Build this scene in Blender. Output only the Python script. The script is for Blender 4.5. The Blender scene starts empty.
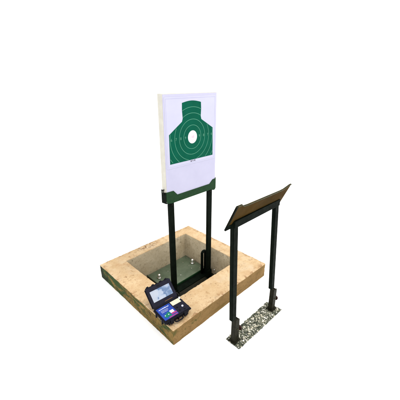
import bpy, bmesh, math, random
from mathutils import Vector, Matrix, noise
random.seed(7)
S = bpy.context.scene
COL = S.collection
R = math.radians

# ------------------------------------------------------------ camera
cam_d = bpy.data.cameras.new('camera'); cam = bpy.data.objects.new('camera', cam_d)
COL.objects.link(cam); S.camera = cam
cam_d.sensor_width = 36; cam_d.sensor_fit = 'HORIZONTAL'; cam_d.lens = 36*285.38/400
cam_d.clip_start = .02; cam_d.clip_end = 800
cam.location = (-.7987, -1.0489, 1.4091)
fw = Vector((.64706834, .65928262, -.38294777))
cam.rotation_euler = fw.to_track_quat('-Z', 'Y').to_euler()

# ------------------------------------------------------------ world and light: bright white studio
W = bpy.data.worlds.new('World'); S.world = W; W.use_nodes = True
bg = W.node_tree.nodes['Background']
bg.inputs[0].default_value = (1, 1, 1, 1); bg.inputs[1].default_value = 1.78

def area(name, loc, target, size, power, col=(1, 1, 1)):
    l = bpy.data.lights.new(name, 'AREA'); l.shape = 'DISK'; l.size = size; l.energy = power; l.color = col
    o = bpy.data.objects.new(name, l); COL.objects.link(o); o.location = loc
    o.rotation_euler = (Vector(target)-Vector(loc)).to_track_quat('-Z', 'Y').to_euler()
area('key_lamp', (2.0, -1.5, 6.3), (.5, .3, 0), 2.2, 235, (1, .95, .86))
S.view_settings.view_transform = 'Standard'; S.view_settings.look = 'None'
S.view_settings.exposure = 0; S.view_settings.gamma = 1
S.render.engine = 'CYCLES'

# ------------------------------------------------------------ materials
def mat(name, col, rough=.6, metal=0, spec=.5):
    m = bpy.data.materials.new(name); m.use_nodes = True
    b = m.node_tree.nodes['Principled BSDF']
    b.inputs['Base Color'].default_value = (*col, 1); b.inputs['Roughness'].default_value = rough
    b.inputs['Metallic'].default_value = metal; b.inputs['Specular IOR Level'].default_value = spec
    return m
def nd(m, t, **k):
    n = m.node_tree.nodes.new(t)
    for a, v in k.items(): setattr(n, a, v)
    return n
def noise_tex(m, scale, detail=6, rough=.6, dist=0, sc3=None, off=(0, 0, 0)):
    tc = nd(m, 'ShaderNodeTexCoord'); mp = nd(m, 'ShaderNodeMapping')
    if sc3: mp.inputs['Scale'].default_value = sc3
    mp.inputs['Location'].default_value = off
    n = nd(m, 'ShaderNodeTexNoise'); n.inputs['Scale'].default_value = scale; n.inputs['Detail'].default_value = detail
    n.inputs['Roughness'].default_value = rough; n.inputs['Distortion'].default_value = dist
    L = m.node_tree.links; L.new(tc.outputs['Object'], mp.inputs[0]); L.new(mp.outputs[0], n.inputs['Vector'])
    return n.outputs['Fac']
def ramp(m, fac, stops, interp='LINEAR'):
    r = nd(m, 'ShaderNodeValToRGB'); r.color_ramp.interpolation = interp
    e = r.color_ramp.elements
    while len(e) < len(stops): e.new(.5)
    for i, (p, c) in enumerate(stops):
        e[i].position = p; e[i].color = (*c, 1) if isinstance(c, tuple) else (c, c, c, 1)
    m.node_tree.links.new(fac, r.inputs[0]); return r.outputs[0]
def mix(m, fac, a, b, mode='MIX'):
    x = nd(m, 'ShaderNodeMix', data_type='RGBA', blend_type=mode); L = m.node_tree.links
    if isinstance(fac, (int, float)): x.inputs[0].default_value = fac
    else: L.new(fac, x.inputs[0])
    for i, v in ((6, a), (7, b)):
        if isinstance(v, tuple): x.inputs[i].default_value = (*v, 1)
        else: L.new(v, x.inputs[i])
    return x.outputs[2]
def math_(m, op, a, b=0.):
    x = nd(m, 'ShaderNodeMath', operation=op)
    for i, v in ((0, a), (1, b)):
        if isinstance(v, (int, float)): x.inputs[i].default_value = v
        else: m.node_tree.links.new(v, x.inputs[i])
    return x.outputs[0]
def setcol(m, out): m.node_tree.links.new(out, m.node_tree.nodes['Principled BSDF'].inputs['Base Color'])
def bump(m, h, strength=.3, dist=.004):
    b = nd(m, 'ShaderNodeBump'); b.inputs['Strength'].default_value = strength; b.inputs['Distance'].default_value = dist
    m.node_tree.links.new(h, b.inputs['Height'])
    m.node_tree.links.new(b.outputs[0], m.node_tree.nodes['Principled BSDF'].inputs['Normal'])
def worn(name, col, col2, rough=.5, scale=30, metal=0, spec=.5, chips=None):
    m = mat(name, col, rough, metal, spec)
    c = mix(m, ramp(m, noise_tex(m, scale, 8, .65), [(.35, 0.), (.68, 1.)]), col, col2)
    if chips: c = mix(m, ramp(m, noise_tex(m, scale*2.3, 10, .7, .5, off=(3, 1, 2)), [(.64, 0.), (.68, 1.)]), c, chips)
    setcol(m, c)
    r = ramp(m, noise_tex(m, scale*1.7, 5), [(.3, rough*.8), (.7, min(1, rough*1.3))])
    m.node_tree.links.new(r, m.node_tree.nodes['Principled BSDF'].inputs['Roughness'])
    bump(m, noise_tex(m, scale*6, 4), .12, .001)
    return m

M = {}
M['floor'] = mat('white_floor', (.95, .95, .95), .8, 0, .1)
def concrete(name, base, dark, light, stain, stainfac, moss=None):
    m = mat(name, base, .92, 0, .15)
    big = noise_tex(m, 5, 7, .62, .3); mid = noise_tex(m, 32, 9, .7, .2, off=(1, 4, 0)); fine = noise_tex(m, 190, 5, .7)
    c = mix(m, ramp(m, big, [(.36, 0.), (.66, 1.)]), base, light)
    c = mix(m, ramp(m, mid, [(.52, 0.), (.72, .75)]), c, dark)
    c = mix(m, ramp(m, fine, [(.3, .5), (.5, 0.)]), c, dark)
    sp = noise_tex(m, 52, 5, .55, .6, off=(7, 2, 5)); gate = noise_tex(m, 6, 4, .5, 0, off=(2, 9, 1))
    f = math_(m, 'MULTIPLY', ramp(m, sp, [(.60, 0.), (.66, 1.)]), ramp(m, gate, [(.46, 0.), (.60, 1.)]))
    c = mix(m, math_(m, 'MULTIPLY', f, stainfac), c, stain)
    if moss: c = moss(m, c)
    setcol(m, c)
    h = math_(m, 'ADD', math_(m, 'MULTIPLY', mid, 1.2), math_(m, 'ADD', math_(m, 'MULTIPLY', fine, .5), math_(m, 'MULTIPLY', f, -1.)))
    bump(m, h, .55, .004)
    return m
def top_stains(m, c):
    tc = nd(m, 'ShaderNodeTexCoord'); sp = nd(m, 'ShaderNodeSeparateXYZ'); m.node_tree.links.new(tc.outputs['Object'], sp.inputs[0])
    a = noise_tex(m, 9, 9, .72, .5, off=(6, 3, 2))
    c = mix(m, ramp(m, a, [(.50, 0.), (.70, .42)]), c, (.36, .20, .095))
    c = mix(m, ramp(m, noise_tex(m, 6, 7, .6, .4, off=(1, 8, 5)), [(.52, 0.), (.68, .6)]), c, (.50, .41, .29))
    # dirt that has gathered along the worn outer arrises
    ex = math_(m, 'MINIMUM', math_(m, 'ABSOLUTE', sp.outputs[0]), math_(m, 'ABSOLUTE', math_(m, 'SUBTRACT', sp.outputs[0], 1.)))
    ey = math_(m, 'MINIMUM', math_(m, 'ABSOLUTE', sp.outputs[1]), math_(m, 'ABSOLUTE', math_(m, 'SUBTRACT', sp.outputs[1], .9586)))
    e = math_(m, 'MULTIPLY', ramp(m, math_(m, 'MINIMUM', ex, ey), [(0., 1.), (.045, 0.)]), ramp(m, noise_tex(m, 24, 7, .7, .4, off=(4, 4, 1)), [(.50, 0.), (.60, .85)]))
    c = mix(m, e, c, (.20, .095, .035))
    # a larger scuffed patch on the far-left side of the rim
    vx = math_(m, 'POWER', math_(m, 'MULTIPLY', math_(m, 'SUBTRACT', sp.outputs[0], .46), 7.), 2.); vy = math_(m, 'POWER', math_(m, 'MULTIPLY', math_(m, 'SUBTRACT', sp.outputs[1], .925), 18.), 2.)
    p = math_(m, 'MULTIPLY', ramp(m, math_(m, 'ADD', vx, vy), [(.2, 1.), (1., 0.)]), ramp(m, noise_tex(m, 40, 7, .7, .6, off=(2, 7, 7)), [(.48, 0.), (.56, .9)]))
    return mix(m, p, c, (.16, .08, .035))
M['conc_top'] = concrete('sandy_concrete', (.42, .29, .155), (.31, .18, .08), (.53, .40, .245), (.16, .075, .025), .75, top_stains)
M['conc_in'] = concrete('grey_tan_concrete', (.44, .36, .235), (.24, .185, .115), (.57, .49, .35), (.13, .09, .05), .5)
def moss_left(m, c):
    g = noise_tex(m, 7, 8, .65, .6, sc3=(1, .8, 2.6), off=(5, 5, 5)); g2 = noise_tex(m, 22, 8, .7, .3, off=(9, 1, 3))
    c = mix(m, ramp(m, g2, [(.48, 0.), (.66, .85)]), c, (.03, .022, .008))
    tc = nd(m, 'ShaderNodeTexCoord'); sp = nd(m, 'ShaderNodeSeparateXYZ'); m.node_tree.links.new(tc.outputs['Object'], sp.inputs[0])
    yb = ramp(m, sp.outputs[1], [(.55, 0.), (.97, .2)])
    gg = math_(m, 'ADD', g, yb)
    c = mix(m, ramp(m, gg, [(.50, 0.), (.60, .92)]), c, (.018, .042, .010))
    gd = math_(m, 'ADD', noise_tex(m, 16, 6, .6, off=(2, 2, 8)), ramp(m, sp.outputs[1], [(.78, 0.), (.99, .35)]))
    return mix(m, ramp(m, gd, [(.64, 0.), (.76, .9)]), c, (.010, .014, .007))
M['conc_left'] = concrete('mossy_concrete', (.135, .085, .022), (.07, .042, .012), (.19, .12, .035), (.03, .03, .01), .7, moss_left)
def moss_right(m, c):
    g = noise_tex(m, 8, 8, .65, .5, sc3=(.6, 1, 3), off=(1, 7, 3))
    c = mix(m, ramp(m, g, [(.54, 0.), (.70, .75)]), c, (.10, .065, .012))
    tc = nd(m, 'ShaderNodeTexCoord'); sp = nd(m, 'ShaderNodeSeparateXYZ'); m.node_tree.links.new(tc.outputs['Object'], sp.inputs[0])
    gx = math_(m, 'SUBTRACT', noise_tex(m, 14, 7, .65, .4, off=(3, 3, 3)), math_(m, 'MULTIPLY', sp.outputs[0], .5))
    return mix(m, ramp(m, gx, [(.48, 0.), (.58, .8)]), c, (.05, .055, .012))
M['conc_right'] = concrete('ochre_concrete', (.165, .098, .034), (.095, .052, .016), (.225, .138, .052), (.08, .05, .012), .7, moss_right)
M['black'] = worn('black_green_paint', (.0018, .0034, .0022), (.0038, .0066, .0042), .5, 25, 0, .02, (.010, .010, .006))
M['blackp'] = worn('charcoal_plastic', (.004, .004, .007), (.008, .008, .012), .5, 60, 0, .05)
M['bezel'] = worn('dark_bezel_plastic', (.008, .008, .015), (.012, .012, .022), .5, 50, 0, .06)
M['green'] = worn('olive_green_paint', (.006, .026, .009), (.009, .038, .013), .5, 28, 0, .08, (.02, .04, .018))
M['plate'] = worn('sage_green_paint', (.068, .092, .056), (.11, .135, .09), .4, 12, 0, .2, (.16, .16, .12))
M['brown'] = worn('brown_rusty_paint', (.034, .020, .005), (.054, .030, .007), .6, 9, 0, .01, (.022, .015, .007))
M['edge'] = worn('dark_olive_edge', (.025, .028, .012), (.05, .045, .02), .5, 30, 0, .1)
M['sock'] = worn('worn_dark_olive_steel', (.007, .007, .004), (.016, .015, .009), .5, 45, 0, .06, (.05, .045, .03))
M['panel'] = worn('lavender_white_foam', (.375, .37, .49), (.40, .395, .515), .6, 9, 0, .1)
M['side'] = worn('cream_foam_edge', (.44, .425, .37), (.50, .485, .43), .7, 16, 0, .1)
M['paper'] = worn('lavender_paper', (.395, .395, .51), (.42, .42, .53), .55, 6, 0, .1)
M['tgreen'] = worn('target_green_ink', (.0, .062, .035), (.0, .074, .043), .6, 12, 0, .05)
M['ring'] = mat('pale_green_ink', (.07, .23, .155), .6, 0, .1)
M['wpaper'] = mat('white_paper', (.56, .56, .62), .6, 0, .1)
M['ink'] = mat('grey_ink', (.06, .06, .08), .6, 0, .1)
M['pink'] = mat('pink_ink', (.55, .30, .40), .6)
M['steel'] = mat('zinc_steel', (.72, .72, .70), .28, 1)
M['rubber'] = mat('black_rubber', (.006, .006, .006), .6, 0, .1)
M['rust'] = worn('rusty_brown_knob', (.016, .006, .004), (.03, .010, .006), .5, 80, 0, .2)
M['sticker'] = mat('cream_sticker', (.52, .50, .38), .6, 0, .1)
M['blue'] = worn('blue_print', (.008, .025, .20), (.02, .06, .30), .5, 25, 0, .1)
M['wink'] = mat('white_print', (.55, .58, .68), .5)
M['gink'] = mat('green_print', (.005, .13, .08), .5, 0, .1)
M['mink'] = mat('magenta_print', (.28, .03, .13), .5, 0, .1)
M['brass'] = mat('orange_badge', (.09, .045, .02), .5, 0, .1)
M['led'] = mat('clear_cap', (.6, .62, .75), .25)
def screen_mat():
    m = mat('lcd_screen', (.02, .02, .03), .12)
    tc = nd(m, 'ShaderNodeTexCoord'); sp = nd(m, 'ShaderNodeSeparateXYZ'); m.node_tree.links.new(tc.outputs['Object'], sp.inputs[0])
    n = noise_tex(m, 22, 3, .5, .3, off=(4, 1, 1))
    f = math_(m, 'ADD', math_(m, 'MULTIPLY', n, .9), math_(m, 'MULTIPLY', math_(m, 'SUBTRACT', sp.outputs[0], math_(m, 'MULTIPLY', sp.outputs[2], -.8)), 3.4))
    c = ramp(m, f, [(.30, (.62, .68, .78)), (.44, (.50, .60, .75)), (.50, (.11, .22, .42)), (.62, (.14, .25, .44)), (.70, (.36, .48, .68)), (.80, (.55, .62, .74))])
    b = m.node_tree.nodes['Principled BSDF']
    m.node_tree.links.new(c, b.inputs['Emission Color']); b.inputs['Emission Strength'].default_value = .95
    return m
M['screen'] = screen_mat()
STONES = [mat('stone_pale', (.42, .39, .30), .8, 0, .2), mat('stone_grey', (.17, .17, .13), .8, 0, .2), mat('stone_dark', (.02, .025, .018), .8, 0, .2),
          mat('stone_moss', (.075, .085, .055), .85, 0, .2), mat('stone_white', (.60, .58, .52), .8, 0, .2)]
M['grit'] = worn('dark_grit', (.045, .05, .032), (.16, .16, .12), .9, 120)

# ------------------------------------------------------------ helpers
def tag(o, label=None, cat=None, group=None, kind=None):
    for k, v in (('label', label), ('category', cat), ('group', group), ('kind', kind)):
        if v: o[k] = v
    return o
def link(name, me, mats, parent=None, loc=None):
    for m in (mats if isinstance(mats, list) else [mats]): me.materials.append(m)
    o = bpy.data.objects.new(name, me); COL.objects.link(o)
    if parent: o.parent = parent
    if loc: o.location = loc
    return o
def obj(name, bm, mats, parent=None, smooth=False, loc=None):
    me = bpy.data.meshes.new(name); bmesh.ops.recalc_face_normals(bm, faces=bm.faces)
    if smooth:
        for f in bm.faces: f.smooth = True
    bm.to_mesh(me); bm.free(); return link(name, me, mats, parent, loc)
def empty(name, loc=(0, 0, 0)):
    o = bpy.data.objects.new(name, None); o.empty_display_size = .05; COL.objects.link(o); o.location = loc; return o
def merge(bm, b2, M4=None, mi=0):
    me = bpy.data.meshes.new('t')
    for f in b2.faces: f.material_index = mi
    b2.to_mesh(me); b2.free()
    if M4: me.transform(M4)
    bm.from_mesh(me); bpy.data.meshes.remove(me)
def box(bm, lo, hi, bev=.002, seg=2, M4=None, mi=0):
    b = bmesh.new(); bmesh.ops.create_cube(b, size=1)
    for v in b.verts: v.co = Vector([lo[i]+(v.co[i]+.5)*(hi[i]-lo[i]) for i in range(3)])
    if bev: bmesh.ops.bevel(b, geom=b.edges[:], offset=bev, segments=seg, affect='EDGES', profile=.6)
    merge(bm, b, M4, mi)
def cyl(bm, p0, p1, r, seg=20, r2=None, bev=0, mi=0):
    p0, p1 = Vector(p0), Vector(p1); d = p1-p0
    b = bmesh.new(); bmesh.ops.create_cone(b, cap_ends=True, segments=seg, radius1=r, radius2=r if r2 is None else r2, depth=d.length)
    if bev: bmesh.ops.bevel(b, geom=[e for e in b.edges if len(e.link_faces) == 2 and e.calc_face_angle() > .8], offset=bev, segments=2, affect='EDGES')
    merge(bm, b, Matrix.Translation((p0+p1)/2) @ d.to_track_quat('Z', 'Y').to_matrix().to_4x4(), mi)
def prism(bm, pts, y0, y1, axis='y', bev=0, M4=None):
    """polygon in (x,z) extruded along y, or in (x,y) extruded along z"""
    b = bmesh.new()
    f = b.faces.new([b.verts.new((p[0], y0, p[1]) if axis == 'y' else (p[0], p[1], y0)) for p in pts])
    r = bmesh.ops.extrude_face_region(b, geom=[f]); vs = [v for v in r['geom'] if isinstance(v, bmesh.types.BMVert)]
    bmesh.ops.translate(b, verts=vs, vec=(0, y1-y0, 0) if axis == 'y' else (0, 0, y1-y0))
    bmesh.ops.recalc_face_normals(b, faces=b.faces)
    if bev: bmesh.ops.bevel(b, geom=b.edges[:], offset=bev, segments=2, affect='EDGES')
    merge(bm, b, M4)
def tube(bm, pts, r, seg=12):
    pts = [Vector(p) for p in pts]; rings = []
    prev = None
    for i, p in enumerate(pts):
        t = (pts[min(i+1, len(pts)-1)]-pts[max(i-1, 0)]).normalized()
        a = prev if prev is not None else (Vector((1, 0, 0)) if abs(t.x) < .9 else Vector((0, 1, 0)))
        a = (a - t*a.dot(t)).normalized(); prev = a; c = t.cross(a)
        rings.append([bm.verts.new(p+(a*math.cos(k/seg*2*math.pi)+c*math.sin(k/seg*2*math.pi))*r) for k in range(seg)])
    for i in range(len(rings)-1):
        for k in range(seg): bm.faces.new([rings[i][k], rings[i][(k+1) % seg], rings[i+1][(k+1) % seg], rings[i+1][k]])
    bm.faces.new(rings[0]); bm.faces.new(rings[-1][::-1])
def text(name, s, size, M4, m, parent, ext=.0004, align='CENTER'):
    c = bpy.data.curves.new(name, 'FONT'); c.body = s; c.size = size; c.align_x = align; c.align_y = 'CENTER'; c.extrude = ext
    t = bpy.data.objects.new('tmp', c); COL.objects.link(t)
    dg = bpy.context.evaluated_depsgraph_get(); me = bpy.data.meshes.new_from_object(t.evaluated_get(dg))
    bpy.data.objects.remove(t); me.transform(M4); me.materials.clear()
    return me

# ------------------------------------------------------------ ground sheet with the opening for the pit
HZ = -.122
bm = bmesh.new()
n = 64; inner = [(.03, .03), (.97, .03), (.97, .93), (.03, .93)]
iv = [bm.verts.new((x, y, HZ)) for x, y in inner]
ov = [bm.verts.new((x, y, HZ)) for x, y in [(-400, -400), (400, -400), (400, 400), (-400, 400)]]
for k in range(4): bm.faces.new([ov[k], ov[(k+1) % 4], iv[(k+1) % 4], iv[k]])
tag(obj('ground', bm, M['floor']), kind='structure')

# ------------------------------------------------------------ concrete pit frame
D = .9586; AX, CX, BY, EY = .1865, .8638, .2001, .8514; PD = -.46
bm = bmesh.new()
def grid(p00, p10, p11, p01, step, mi):
    p00, p10, p11, p01 = map(Vector, (p00, p10, p11, p01))
    nu = max(1, round((p10-p00).length/step)); nv = max(1, round((p01-p00).length/step))
    g = [[bm.verts.new((p00.lerp(p10, i/nu)).lerp(p01.lerp(p11, i/nu), j/nv)) for j in range(nv+1)] for i in range(nu+1)]
    for i in range(nu):
        for j in range(nv):
            f = bm.faces.new([g[i][j], g[i+1][j], g[i+1][j+1], g[i][j+1]]); f.material_index = mi
xs = [0, AX, CX, 1]; ys = [0, BY, EY, D]; st = .0125
nx = [max(1, round((xs[i+1]-xs[i])/st)) for i in range(3)]; ny = [max(1, round((ys[i+1]-ys[i])/st)) for i in range(3)]
gx = [xs[i]+(xs[i+1]-xs[i])*k/nx[i] for i in range(3) for k in range(nx[i])]+[1.]
gy = [ys[i]+(ys[i+1]-ys[i])*k/ny[i] for i in range(3) for k in range(ny[i])]+[D]
V = {}
def vv(x, y, z):
    k = (round(x, 5), round(y, 5), round(z, 5))
    if k not in V: V[k] = bm.verts.new((x, y, z))
    return V[k]
for i in range(len(gx)-1):
    for j in range(len(gy)-1):
        mx, my = (gx[i]+gx[i+1])/2, (gy[j]+gy[j+1])/2
        if AX < mx < CX and BY < my < EY: continue
        f = bm.faces.new([vv(gx[i], gy[j], 0), vv(gx[i+1], gy[j], 0), vv(gx[i+1], gy[j+1], 0), vv(gx[i], gy[j+1], 0)]); f.material_index = 0
def wall(line, z0, nz, mi):
    for a, b in zip(line[:-1], line[1:]):
        for k in range(nz):
            za, zb = z0*k/nz, z0*(k+1)/nz
            f = bm.faces.new([vv(*a, za), vv(*b, za), vv(*b, zb), vv(*a, zb)]); f.material_index = mi
zo = HZ-.03
wall([(0, y) for y in gy], zo, 12, 2); wall([(1, y) for y in gy], zo, 12, 3)
wall([(x, 0) for x in gx], zo, 12, 3); wall([(x, D) for x in gx], zo, 12, 3)
ix = [x for x in gx if AX-1e-6 <= x <= CX+1e-6]; iy = [y for y in gy if BY-1e-6 <= y <= EY+1e-6]
wall([(AX, y) for y in iy], PD, 36, 1); wall([(CX, y) for y in iy], PD, 36, 1)
wall([(x, BY) for x in ix], PD, 36, 1); wall([(x, EY) for x in ix], PD, 36, 1)
bmesh.ops.recalc_face_normals(bm, faces=bm.faces)
# rounded, chipped arrises
sharp = [e for e in bm.edges if len(e.link_faces) == 2 and e.calc_face_angle() > 1.2]
bmesh.ops.bevel(bm, geom=sharp, offset=.005, segments=3, affect='EDGES', profile=.55)
for v in bm.verts:
    p = v.co
    n_ = noise.noise_vector(p*5)*.0018 + noise.noise_vector(p*38)*.0016 + noise.noise_vector(p*100)*.0008
    onx = min(abs(p.x), abs(p.x-1)); ony = min(abs(p.y), abs(p.y-D)); inx = min(abs(p.x-AX), abs(p.x-CX)); iny = min(abs(p.y-BY), abs(p.y-EY))
    edge = p.z > -.009 and (min(onx, ony) < .009 or (min(inx, iny) < .009 and AX-.01 < p.x < CX+.01 and BY-.01 < p.y < EY+.01))
    ch = 0
    if edge:
        c = noise.noise(p*42+Vector((3, 3, 3)))+.5*noise.noise(p*11); ch = max(0, c-.22)*.012
    v.co = p+n_+Vector((0, 0, -ch))
pit = obj('concrete_pit_frame', bm, [M['conc_top'], M['conc_in'], M['conc_left'], M['conc_right']], None, True)
for f in pit.data.polygons:
    f.use_smooth = True
    if f.center.z < -.006:
        c_ = f.center; inn = AX-.01 < c_.x < CX+.01 and BY-.01 < c_.y < EY+.01
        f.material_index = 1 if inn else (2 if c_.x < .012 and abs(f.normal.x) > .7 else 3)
tag(pit, 'square sandy concrete frame around a pit, mossy on its left outer face', 'concrete pit')
bm = bmesh.new(); box(bm, (AX-.02, BY-.02, PD-.03), (CX+.02, EY+.02, PD+.002), 0)
obj('pit_floor', bm, M['conc_in'], pit)

# ------------------------------------------------------------ target lifter (in the pit) with its posts and bracket
lift = empty('target_lifter', (.6, .6, PD))
tag(lift, 'green and black steel lifting mechanism inside the concrete pit with two posts', 'target lifter')
def lobj(name, bm, m, parent=lift, smooth=False):
    o = obj(name, bm, m, parent, smooth)
    if parent is lift: o.location = -Vector(lift.location)
    return o
bm = bmesh.new()
box(bm, (.385, .485, PD+.002), (.846, .842, -.268), .004)
box(bm, (.40, .474, PD+.02), (.835, .485, -.30), .002)
hous = lobj('housing', bm, M['black'])
bm = bmesh.new(); box(bm, (.372, .562, -.266), (.852, .846, -.250), .003)
box(bm, (.372, .566, -.262), (.375, .846, -.240), .001)
cov = lobj('cover_plate', bm, M['plate'])
bm = bmesh.new(); box(bm, (.375, .556, -.300), (.850, .562, -.252), .001)
lobj('cover_flange', bm, M['green'])
# angle bar joining the posts
bm = bmesh.new()
box(bm, (.30, .415, -.276), (.852, .419, -.246), .001)
box(bm, (.30, .419, -.276), (.852, .480, -.271), .001)
lobj('cross_bar', bm, M['sock'])
# crank arms behind the posts
for x in (.385, .80):
    bm = bmesh.new()
    prism(bm, [(.470, -.20), (.470, -.36), (.50, -.40), (.555, -.36), (.555, -.29), (.50, -.19)], 0, .010, 'y', .001,
          Matrix(((0, 1, 0, x), (1, 0, 0, 0), (0, 0, 1, 0), (0, 0, 0, 1))))
    lobj('crank_arm', bm, M['black'])
# U handle
bm = bmesh.new(); hx0, hx1, hy = .782, .824, .535
pts = [(hx0, hy, -.27)]+[(hx0, hy, -.10)]
cxm = (hx0+hx1)/2; rr = (hx1-hx0)/2
pts += [(cxm-rr*math.cos(a), hy, -.055+rr*math.sin(a)) for a in [math.pi*k/12 for k in range(13)]]+[(hx1, hy, -.27)]
tube(bm, pts, .0125, 16); lobj('hoop_handle', bm, M['black'], smooth=True)
# standing bright cap nuts and small bolts
for p, r, h in (((.804, .690), .017, .050), ((.432, .735), .015, .042)):
    bm = bmesh.new(); cyl(bm, (*p, -.252), (*p, -.252+h*.35), r*1.25, 6, bev=.001); cyl(bm, (*p, -.252+h*.35), (*p, -.252+h*.6), r*.8, 20)
    b2 = bmesh.new(); bmesh.ops.create_uvsphere(b2, u_segments=20, v_segments=12, radius=r); merge(bm, b2, Matrix.Translation((*p, -.252+h*.8)))
    lobj('cap_nut', bm, M['steel'], smooth=True)
for p in ((.748, .769), (.752, .684), (.742, .637), (.551, .759), (.60, .63), (.47, .60), (.83, .80), (.80, .585)):
    bm = bmesh.new(); cyl(bm, (*p, -.251), (*p, -.245), .0055, 6, bev=.001); lobj('bolt', bm, M['steel'])
bm = bmesh.new(); cyl(bm, (.852, .444, -.222), (.852, .436, -.222), .009, 6, bev=.001); lobj('bolt', bm, M['steel'])
# posts
PY = .462
for x in (.386, .790):
    bm = bmesh.new(); box(bm, (x-.0225, PY-.012, -.40), (x+.0225, PY+.012, .63), .003)
    post = lobj('post', bm, M['black'])
    bm = bmesh.new(); cyl(bm, (x, PY-.012, .585), (x, PY-.017, .585), .006, 6, bev=.001); b = obj('post_bolt', bm, M['sock'], post)
    bm = bmesh.new(); box(bm, (x-.026, PY-.020, -.30), (x+.026, PY-.0125, -.19), .002); obj('foot_clamp', bm, M['black'], post)
# bracket cradle
BX0, BX1, BF, BB = .341, .845, .450, .498
prof = [(BX0-.003, .625), (BX0+.010, .604), (.385, .597), (.80, .597), (.816, .586), (.838, .586), (BX1+.003, .600), (BX1+.003, .682),
        (.812, .680), (.775, .650), (.440, .650), (.404, .688), (BX0-.003, .690)]
bm = bmesh.new(); prism(bm, prof, BF-.006, BF-.001, 'y', .0007)
br = lobj('bracket', bm, M['green'])
bm = bmesh.new(); prism(bm, prof, BB+.001, BB+.006, 'y', .0007); box(bm, (BX0-.001, BF-.001, .604), (BX1+.001, BB+.001, .609), 0); obj('bracket_back', bm, M['green'], br)
for s, x in ((-1, BX0-.003), (1, BX1+.003)):
    bm = bmesh.new(); prism(bm, [(BF-.002, .603), (BF-.002, .690), (BB+.003, .676), (BB+.003, .600)], 0, .0025, 'y', 0,
        Matrix(((0, 1, 0, x-(.0015 if s < 0 else .001)), (1, 0, 0, 0), (0, 0, 1, 0), (0, 0, 0, 1))))
    obj('bracket_end', bm, M['black'], br)
bm = bmesh.new(); cyl(bm, (BX0, .475, .704), (BX0-.014, .475, .704), .004, 10); box(bm, (BX0-.018, .464, .700), (BX0-.011, .486, .709), .001)
box(bm, (BX0-.010, .472, .668), (BX0-.005, .478, .704), .001)
lobj('wing_screw', bm, M['rubber'])

# ------------------------------------------------------------ target board
tb = empty('target_board', (.593, .474, .61))
tag(tb, 'upright white target board printed with a green torso silhouette and scoring rings', 'shooting target')
off = -Vector(tb.location)
bm = bmesh.new(); box(bm, (BX0+.001, BF, .611), (BX1-.001, BB, 1.340), .0025); 
panel = obj('panel', bm, M['side'], tb); panel.location = off
bm = bmesh.new(); box(bm, (BX0+.004, BF-.0012, .612), (BX1-.004, BF-.0002, 1.3365), .0005, 1); obj('front_skin', bm, M['panel'], panel)
bm = bmesh.new(); box(bm, (.357, BF-.0024, .853), (.832, BF-.0013, 1.320), .0003, 1)
sheet = obj('target_sheet', bm, M['paper'], tb); sheet.location = off
# faint border line on sheet
bm = bmesh.new(); Y0 = BF-.0030
def flat(bm, x0, z0, x1, z1, y=Y0): box(bm, (x0, y, z0), (x1, y+.0005, z1), 0)
for a in ((.366, 1.309, .823, 1.3102), (.366, .862, .823, .8632), (.366, .8632, .3672, 1.309), (.8218, .8632, .823, 1.309)): flat(bm, *a)
mm = mat('faint_line', (.36, .35, .52), .6, 0, .1); obj('border_line', bm, mm, sheet)
CXT, CZT = .595, 1.047
prof = [(.384, .8835), (.384, 1.083), (.500, 1.160), (.507, 1.180)]
head = [(.502, 1.235), (.503, 1.280)]+[(.503+.175*k/16, 1.280+.012*math.sin(math.pi*k/16)) for k in range(1, 16)]+[(.679, 1.279), (.681, 1.235), (.677, 1.185), (.683, 1.163)]
sil = prof+head+[(.803, 1.092), (.806, .8835)]
bm = bmesh.new(); prism(bm, sil, Y0+.0006, Y0, 'y'); obj('silhouette', bm, M['tgreen'], sheet)
def inside(x, z):
    c = False
    for (x0, z0), (x1, z1) in zip(sil, sil[1:]+sil[:1]):
        if (z0 > z) != (z1 > z) and x < (x1-x0)*(z-z0)/(z1-z0)+x0: c = not c
    return c
bm = bmesh.new(); Y1 = Y0-.0005
for r in (.083, .123, .164, .204, .243):
    w = .0015; N = 260
    for k in range(N):
        a0, a1 = 2*math.pi*k/N, 2*math.pi*(k+1)/N
        P = [(CXT+(r+s*w)*math.cos(a), CZT+(r+s*w)*math.sin(a)) for s, a in ((-1, a0), (1, a0), (1, a1), (-1, a1))]
        if (r < .23 or a0 > math.pi) and all(inside(CXT+(r+.004)*math.cos(a)*1.0, CZT+(r+.004)*math.sin(a)) for a in (a0, a1)):
            bm.faces.new([bm.verts.new((p[0], Y1, p[1])) for p in P])
bmesh.ops.remove_doubles(bm, verts=bm.verts, dist=1e-5)
obj('scoring_rings', bm, M['ring'], sheet)
bm = bmesh.new(); prism(bm, [(CXT+.0435*math.cos(a), CZT+.0455*math.sin(a)) for a in [2*math.pi*k/64 for k in range(64)]], Y1, Y1+.0004, 'y'); obj('bullseye', bm, M['wpaper'], sheet)
bm = bmesh.new()
for k in range(64):
    a0, a1 = 2*math.pi*k/64, 2*math.pi*(k+1)/64
    bm.faces.new([bm.verts.new((CXT+r*math.cos(a), Y1-.0004, CZT+r*math.sin(a))) for r, a in ((.0205, a0), (.022, a0), (.022, a1), (.0205, a1))])
obj('inner_ring', bm, M['pink'], sheet)
FR = Matrix.Rotation(R(90), 4, 'X')
def stxt(name, s, x, z, size, m, y=Y1-.0002):
    me = text(name, s, size, Matrix.Translation((x, y, z)) @ FR, m, sheet)
    return link(name, me, m, sheet)
stxt('centre_number', '10', CXT, CZT, .026, M['pink'], Y1-.0006)
for d, s in ((.067, '9'), (.110, '8'), (.152, '7'), (.193, '6')):
    for sg in (-1, 1): stxt('ring_number', s, CXT+sg*d, CZT, .026, M['ring'])
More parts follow.
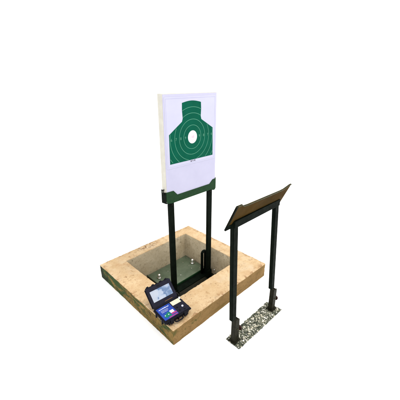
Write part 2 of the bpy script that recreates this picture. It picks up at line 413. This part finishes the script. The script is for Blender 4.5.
stxt('printed_caption', '胸  环  靶', CXT+.003, .8735, .0115, M['ink'], Y0)

# ------------------------------------------------------------ control case on the rim
CA = empty('control_case', (.083, .106, .004)); CA.rotation_euler = (0, 0, -.085)
tag(CA, 'open black control case with a lid screen on the near corner of concrete', 'control case')
w, d, h = .198, .132, .042
bm = bmesh.new(); b = bmesh.new(); bmesh.ops.create_cube(b, size=1)
for v in b.verts:
    t = .90 if v.co.z < 0 else 1
    v.co = Vector((v.co.x*w*t, v.co.y*d*t, (v.co.z+.5)*(h-.006)))
bmesh.ops.bevel(b, geom=b.edges[:], offset=.007, segments=3, affect='EDGES'); merge(bm, b)
box(bm, (-w/2-.003, -d/2-.003, h-.014), (w/2+.003, d/2+.003, h-.004), .0025)
for x in (-.07, 0, .07): box(bm, (x-.004, -d/2-.006, .006), (x+.004, -d/2+.004, h-.006), .001)
for y in (-.035, .035): box(bm, (-w/2-.006, y-.004, .006), (-w/2+.004, y+.004, h-.006), .001); box(bm, (w/2-.004, y-.004, .006), (w/2+.006, y+.004, h-.006), .001)
body = obj('case_body', bm, M['blackp'], CA)
for x in (-.052, .052):
    bm = bmesh.new(); box(bm, (x-.011, -d/2-.013, .010), (x+.011, -d/2-.002, h+.000), .002); cyl(bm, (x-.012, -d/2-.008, h-.002), (x+.012, -d/2-.008, h-.002), .004, 12); obj('latch', bm, M['blackp'], CA)
bm = bmesh.new(); hp = [(-.030, -d/2-.004, .018), (-.028, -d/2-.014, .014), (-.018, -d/2-.018, .013), (.018, -d/2-.018, .013), (.028, -d/2-.014, .014), (.030, -d/2-.004, .018)]
tube(bm, hp, .0045, 10); obj('carry_handle', bm, M['blackp'], CA, True)
bm = bmesh.new(); box(bm, (-w/2+.005, -d/2+.005, h-.004), (w/2-.005, d/2-.005, h-.001), .001); deck = obj('control_deck', bm, M['bezel'], CA)
def UV(u, v): return (-w/2+u*w, d/2-v*d)
def dq(bm, u0, v0, u1, v1, z0, z1):
    a = UV(u0, v0); b_ = UV(u1, v1); box(bm, (a[0], b_[1], z0), (b_[0], a[1], z1), .0003, 1)
bm = bmesh.new(); dq(bm, .045, .07, .555, .93, h-.001, h+.001); bp = obj('blue_panel', bm, M['blue'], deck)
Z = h+.001
bm = bmesh.new(); dq(bm, .59, .06, .93, .35, h-.001, h+.0012); obj('cream_sticker', bm, M['sticker'], deck)
bm = bmesh.new()
for i, (a, b_) in enumerate(((.10, .46),)):      # illegible heading of small white strokes
    u = a
    while u < b_:
        l = random.choice((.012, .026, .034)); dq(bm, u, .165+random.uniform(0, .02), u+l, .225, Z, Z+.0004); u += l+.008
for k in range(3):
    u = .13
    while u < .40-.03*k:
        l = random.uniform(.010, .03); dq(bm, u, .30+k*.065, u+l, .32+k*.065, Z, Z+.0004); u += l+.010
dq(bm, .36, .52, .50, .70, Z+.0002, Z+.0009)
obj('white_print', bm, M['wink'], deck)
bm = bmesh.new(); cyl(bm, (*UV(.19, .72), Z-.0002), (*UV(.19, .72), Z+.0004), .015, 24); cyl(bm, (*UV(.285, .64), Z-.0002), (*UV(.285, .64), Z+.0005), .012, 24); cyl(bm, (*UV(.30, .78), Z-.0002), (*UV(.30, .78), Z+.0003), .010, 24)
obj('green_print', bm, M['gink'], deck)
bm = bmesh.new(); dq(bm, .36, .71, .55, .80, Z, Z+.0005); dq(bm, .22, .86, .53, .92, Z, Z+.0005); obj('magenta_print', bm, M['mink'], deck)
for u, v in ((.15, .68), (.27, .70)):
    bm = bmesh.new(); cyl(bm, (*UV(u, v), Z), (*UV(u, v), Z+.0014), .0035, 14); obj('round_button', bm, M['wink'], deck)
bm = bmesh.new(); p = UV(.83, .66); cyl(bm, (*p, h-.001), (*p, h+.006), .0065, 20, bev=.001); obj('push_button', bm, M['led'], deck)
for u, v in ((.67, .55), (.67, .78), (.83, .86)):
    bm = bmesh.new(); p = UV(u, v); cyl(bm, (*p, h-.001), (*p, h+.003), .006, 20, bev=.001); obj('socket_cap', bm, M['rubber'], deck)
# lid, hinged at the back
lid = empty('lid', (0, d/2+.002, h-.004)); lid.parent = CA; th = .82; lid.rotation_euler = (-th, 0, 0); LH = .150
# lid frame: x across, z up the lid, -y the inner face
bm = bmesh.new(); b = bmesh.new(); bmesh.ops.create_cube(b, size=1)
for v in b.verts:
    t = .92 if v.co.y > 0 else 1
    v.co = Vector((v.co.x*(w+.006)*t, (v.co.y+.5)*.030, LH/2+v.co.z*LH*t))
bmesh.ops.bevel(b, geom=b.edges[:], offset=.008, segments=3, affect='EDGES'); merge(bm, b)
for x in (-.072, -.03, .03, .072): box(bm, (x-.006, .002, LH-.006), (x+.006, .026, LH+.005), .0015)
for x in (-.06, .06): cyl(bm, (x-.016, .004, -.002), (x+.016, .004, -.002), .006, 14)
box(bm, (-w/2+.006, -.006, -.008), (w/2-.006, .012, .010), .002)
obj('lid_shell', bm, M['blackp'], lid)
bm = bmesh.new(); box(bm, (-w/2+.004, -.0015, .007), (w/2-.004, .002, LH-.007), .001); obj('lid_bezel', bm, M['bezel'], lid)
bm = bmesh.new(); sx0, sx1, sz0, sz1 = -w/2+.115*w, -w/2+.875*w, LH*.27, LH*.76
box(bm, (-.001*0+(sx0-sx1)/2, -.0028, (sz0-sz1)/2), ((sx1-sx0)/2, -.0012, (sz1-sz0)/2), .0003, 1)
o = obj('screen', bm, M['screen'], lid); o.location = ((sx0+sx1)/2, 0, (sz0+sz1)/2)
bm = bmesh.new(); box(bm, (-.012, -.004, LH*.845), (.012, -.001, LH*.905), .002); cyl(bm, (0, -.0035, LH*.875), (0, -.0055, LH*.875), .004, 16); obj('lid_camera', bm, M['rubber'], lid)
bm = bmesh.new(); box(bm, (-.005, -.0028, LH*.10), (.055, -.001, LH*.135), .0003, 1); obj('badge', bm, M['brass'], lid)

# ------------------------------------------------------------ cable from the case into the pit
bm = bmesh.new()
P0 = [(.182, .150, .046), (.187, .168, .060), (.200, .20, .052), (.225, .235, .01), (.26, .29, -.07), (.30, .36, -.13), (.345, .42, -.17), (.40, .455, -.20), (.45, .47, -.28)]
def cr(P, n=8):
    P = [Vector(p) for p in P]; out = []
    for i in range(len(P)-1):
        a, b_, c, d_ = P[max(i-1, 0)], P[i], P[i+1], P[min(i+2, len(P)-1)]
        for k in range(n):
            t = k/n; out.append(.5*((2*b_)+(c-a)*t+(2*a-5*b_+4*c-d_)*t*t+(3*b_-a-3*c+d_)*t**3))
    return out+[P[-1]]
tube(bm, cr(P0), .0032, 10)
cab = obj('signal_cable', bm, M['rubber'], None, True)
tag(cab, 'thin black cable running from the control case down into the pit', 'cable')
bm = bmesh.new(); cyl(bm, (.176, .146, .036), (.184, .156, .052), .0075, 16, bev=.001); obj('metal_plug', bm, M['steel'], cab)

# ------------------------------------------------------------ gravel strip under the frame stand
bm = bmesh.new(); GX0, GX1, GY0, GY1 = .268, .748, -.306, -.200
rng = random.Random(3)
n1, n2 = 60, 14
g = [[None]*(n2+1) for _ in range(n1+1)]
def gp(u, v): return Vector((GX0+(GX1-GX0)*u + .012*v*(u-.0)*-1, GY0+(GY1-GY0)*v - .010*u*(1-v), 0))
for i in range(n1+1):
    for j in range(n2+1):
        p = gp(i/n1, j/n2); e = i in (0, n1) or j in (0, n2)
        p.z = HZ+(.001 if e else .005+.002*noise.noise(p*60)); g[i][j] = bm.verts.new(p)
for i in range(n1):
    for j in range(n2): f = bm.faces.new([g[i][j], g[i+1][j], g[i+1][j+1], g[i][j+1]]); f.material_index = 5
for k in range(2300):
    u, v = rng.uniform(.0, 1), rng.uniform(-.01, 1.01); p = gp(u, v); s = rng.uniform(.0022, .0060)*(1.25 if rng.random() < .1 else 1)
    b = bmesh.new(); bmesh.ops.create_icosphere(b, subdivisions=1, radius=s); sd = Vector((k*.37, k*.11, 0))
    for q in b.verts: q.co *= 1+.45*noise.noise(q.co*260+sd)
    cl = noise.noise(p*24)
    mi = rng.choices(range(5), [1.8+3*cl, 2.6, 3.2-3*cl, 2.8-1.5*cl, 1.1+2*cl])[0]
    Mx = Matrix.Translation((p.x, p.y, HZ+.005+s*.15)) @ Matrix.Rotation(rng.uniform(0, 6.28), 4, 'Z') @ Matrix.Diagonal((1.2, .9, .55, 1))
    merge(bm, b, Mx, mi)
gr = obj('gravel', bm, STONES+[M['grit']])
tag(gr, 'strip of speckled pale and dark gravel under the steel frame stand', 'gravel', kind='stuff')

# ------------------------------------------------------------ steel frame stand with sloping top plate
fs = empty('frame_stand', (.5, -.25, HZ+.006))
tag(fs, 'black two legged steel frame with a sloping brown top plate, standing on the gravel strip', 'frame stand')
off = -Vector(fs.location)
def leg(p0, p1, hx, hy):
    bm = bmesh.new(); b = bmesh.new(); bmesh.ops.create_cube(b, size=1)
    for v in b.verts:
        c = Vector(p0) if v.co.z < 0 else Vector(p1); v.co = Vector((c.x+v.co.x*2*hx, c.y+v.co.y*2*hy, c.z))
    bmesh.ops.bevel(b, geom=b.edges[:], offset=.003, segments=2, affect='EDGES'); merge(bm, b); return bm
legs = [((.262, -.250, .085), (.238, -.242, .755)), ((.685, -.250, .075), (.629, -.242, .748))]
for a, c in legs: o = obj('leg', leg(a, c, .0200, .0125), M['black'], fs); o.location = off
for x, y in ((.299, -.245), (.703, -.258)):
    bm = bmesh.new(); z0, z1 = HZ+.006, .068
    prism(bm, [(x-.020, z0), (x+.020, z0), (x+.020, z1-.012), (x+.012, z1), (x-.020, z1)], y-.016, y-.012, 'y', .0008)
    box(bm, (x-.020, y-.012, z0), (x-.016, y+.016, z1), .0008); box(bm, (x+.016, y-.012, z0), (x+.020, y+.016, z1-.012), .0008)
    box(bm, (x-.0155, y-.0115, z0), (x+.0155, y+.012, z1-.016), .001)
    box(bm, (x-.032, y-.026, HZ+.004), (x+.032, y+.028, HZ+.010), .001)
    s = obj('socket', bm, M['sock'], fs); s.location = off
    bm = bmesh.new(); kz = -.045
    cyl(bm, (x+.020, y, kz), (x+.042, y, kz), .006, 14); cyl(bm, (x+.040, y, kz), (x+.056, y, kz), .0175, 12, r2=.0155, bev=.003)
    obj('clamp_knob', bm, M['rust'], s, False)
    bm = bmesh.new(); cyl(bm, (x+.002, y-.016, kz+.03), (x+.002, y-.020, kz+.03), .005, 6, bev=.001); obj('socket_bolt', bm, M['edge'], s)
bm = bmesh.new()
box(bm, (.222, -.262, .722), (.646, -.236, .762), .002)
o = obj('top_bar', bm, M['black'], fs); o.location = off
# sloping plate: bottom edge y=-.226 z=.714, top edge y=-.293 z=.864, in its own (u across, v up slope) frame
A = Vector((.180, -.226, .716)); B = Vector((.684, -.226, .704)); T = Vector((.002, -.067, .152))
ux = (B-A); U = 1.0
prof = [(0, 0), (1, 0), (1, 1.02), (.967, 1.02), (.86, .90), (.80, .885), (.20, .885), (.13, .905), (.085, 1.0), (.0, 1.0)]
nrm = ux.cross(T).normalized()
def plate(off_n, thick, m, name, pr, parent):
    bm = bmesh.new(); b = bmesh.new()
    f = b.faces.new([b.verts.new(A+ux*u+T*v+nrm*off_n) for u, v in pr])
    r = bmesh.ops.extrude_face_region(b, geom=[f]); bmesh.ops.translate(b, verts=[v for v in r['geom'] if isinstance(v, bmesh.types.BMVert)], vec=nrm*thick)
    bmesh.ops.recalc_face_normals(b, faces=b.faces)
    bmesh.ops.bevel(b, geom=b.edges[:], offset=.0008, segments=1, affect='EDGES'); merge(bm, b)
    o = obj(name, bm, m, parent); return o
pl = plate(0, .005, M['brown'], 'top_plate', prof, fs); pl.location = off
# folded flange on the upper edge and a dark strip on the left edge
def strip(name, uv, wid, m, side):
    bm = bmesh.new()
    for (a, b_) in zip(uv[:-1], uv[1:]):
        p, q = A+ux*a[0]+T*a[1], A+ux*b_[0]+T*b_[1]; dr = (q-p).normalized(); k = nrm.cross(dr)*side
        vs = []
        for o_ in (-.001, .008):
            for c in (p, q):
                for e in (0, wid): vs.append(bm.verts.new(c+nrm*o_+k*e))
        for f in ((0, 1, 3, 2), (4, 6, 7, 5), (0, 2, 6, 4), (1, 5, 7, 3), (0, 4, 5, 1), (2, 3, 7, 6)): bm.faces.new([vs[i] for i in f])
    o = obj(name, bm, m, pl); return o
strip('upper_lip', prof[2:], .0035, M['edge'], 1)
strip('side_lip', [(0, 1.0), (0, 0)], .009, M['black'], 1)
strip('bottom_lip', [(0, .20), (.975, .20)], .034, M['black'], -1)
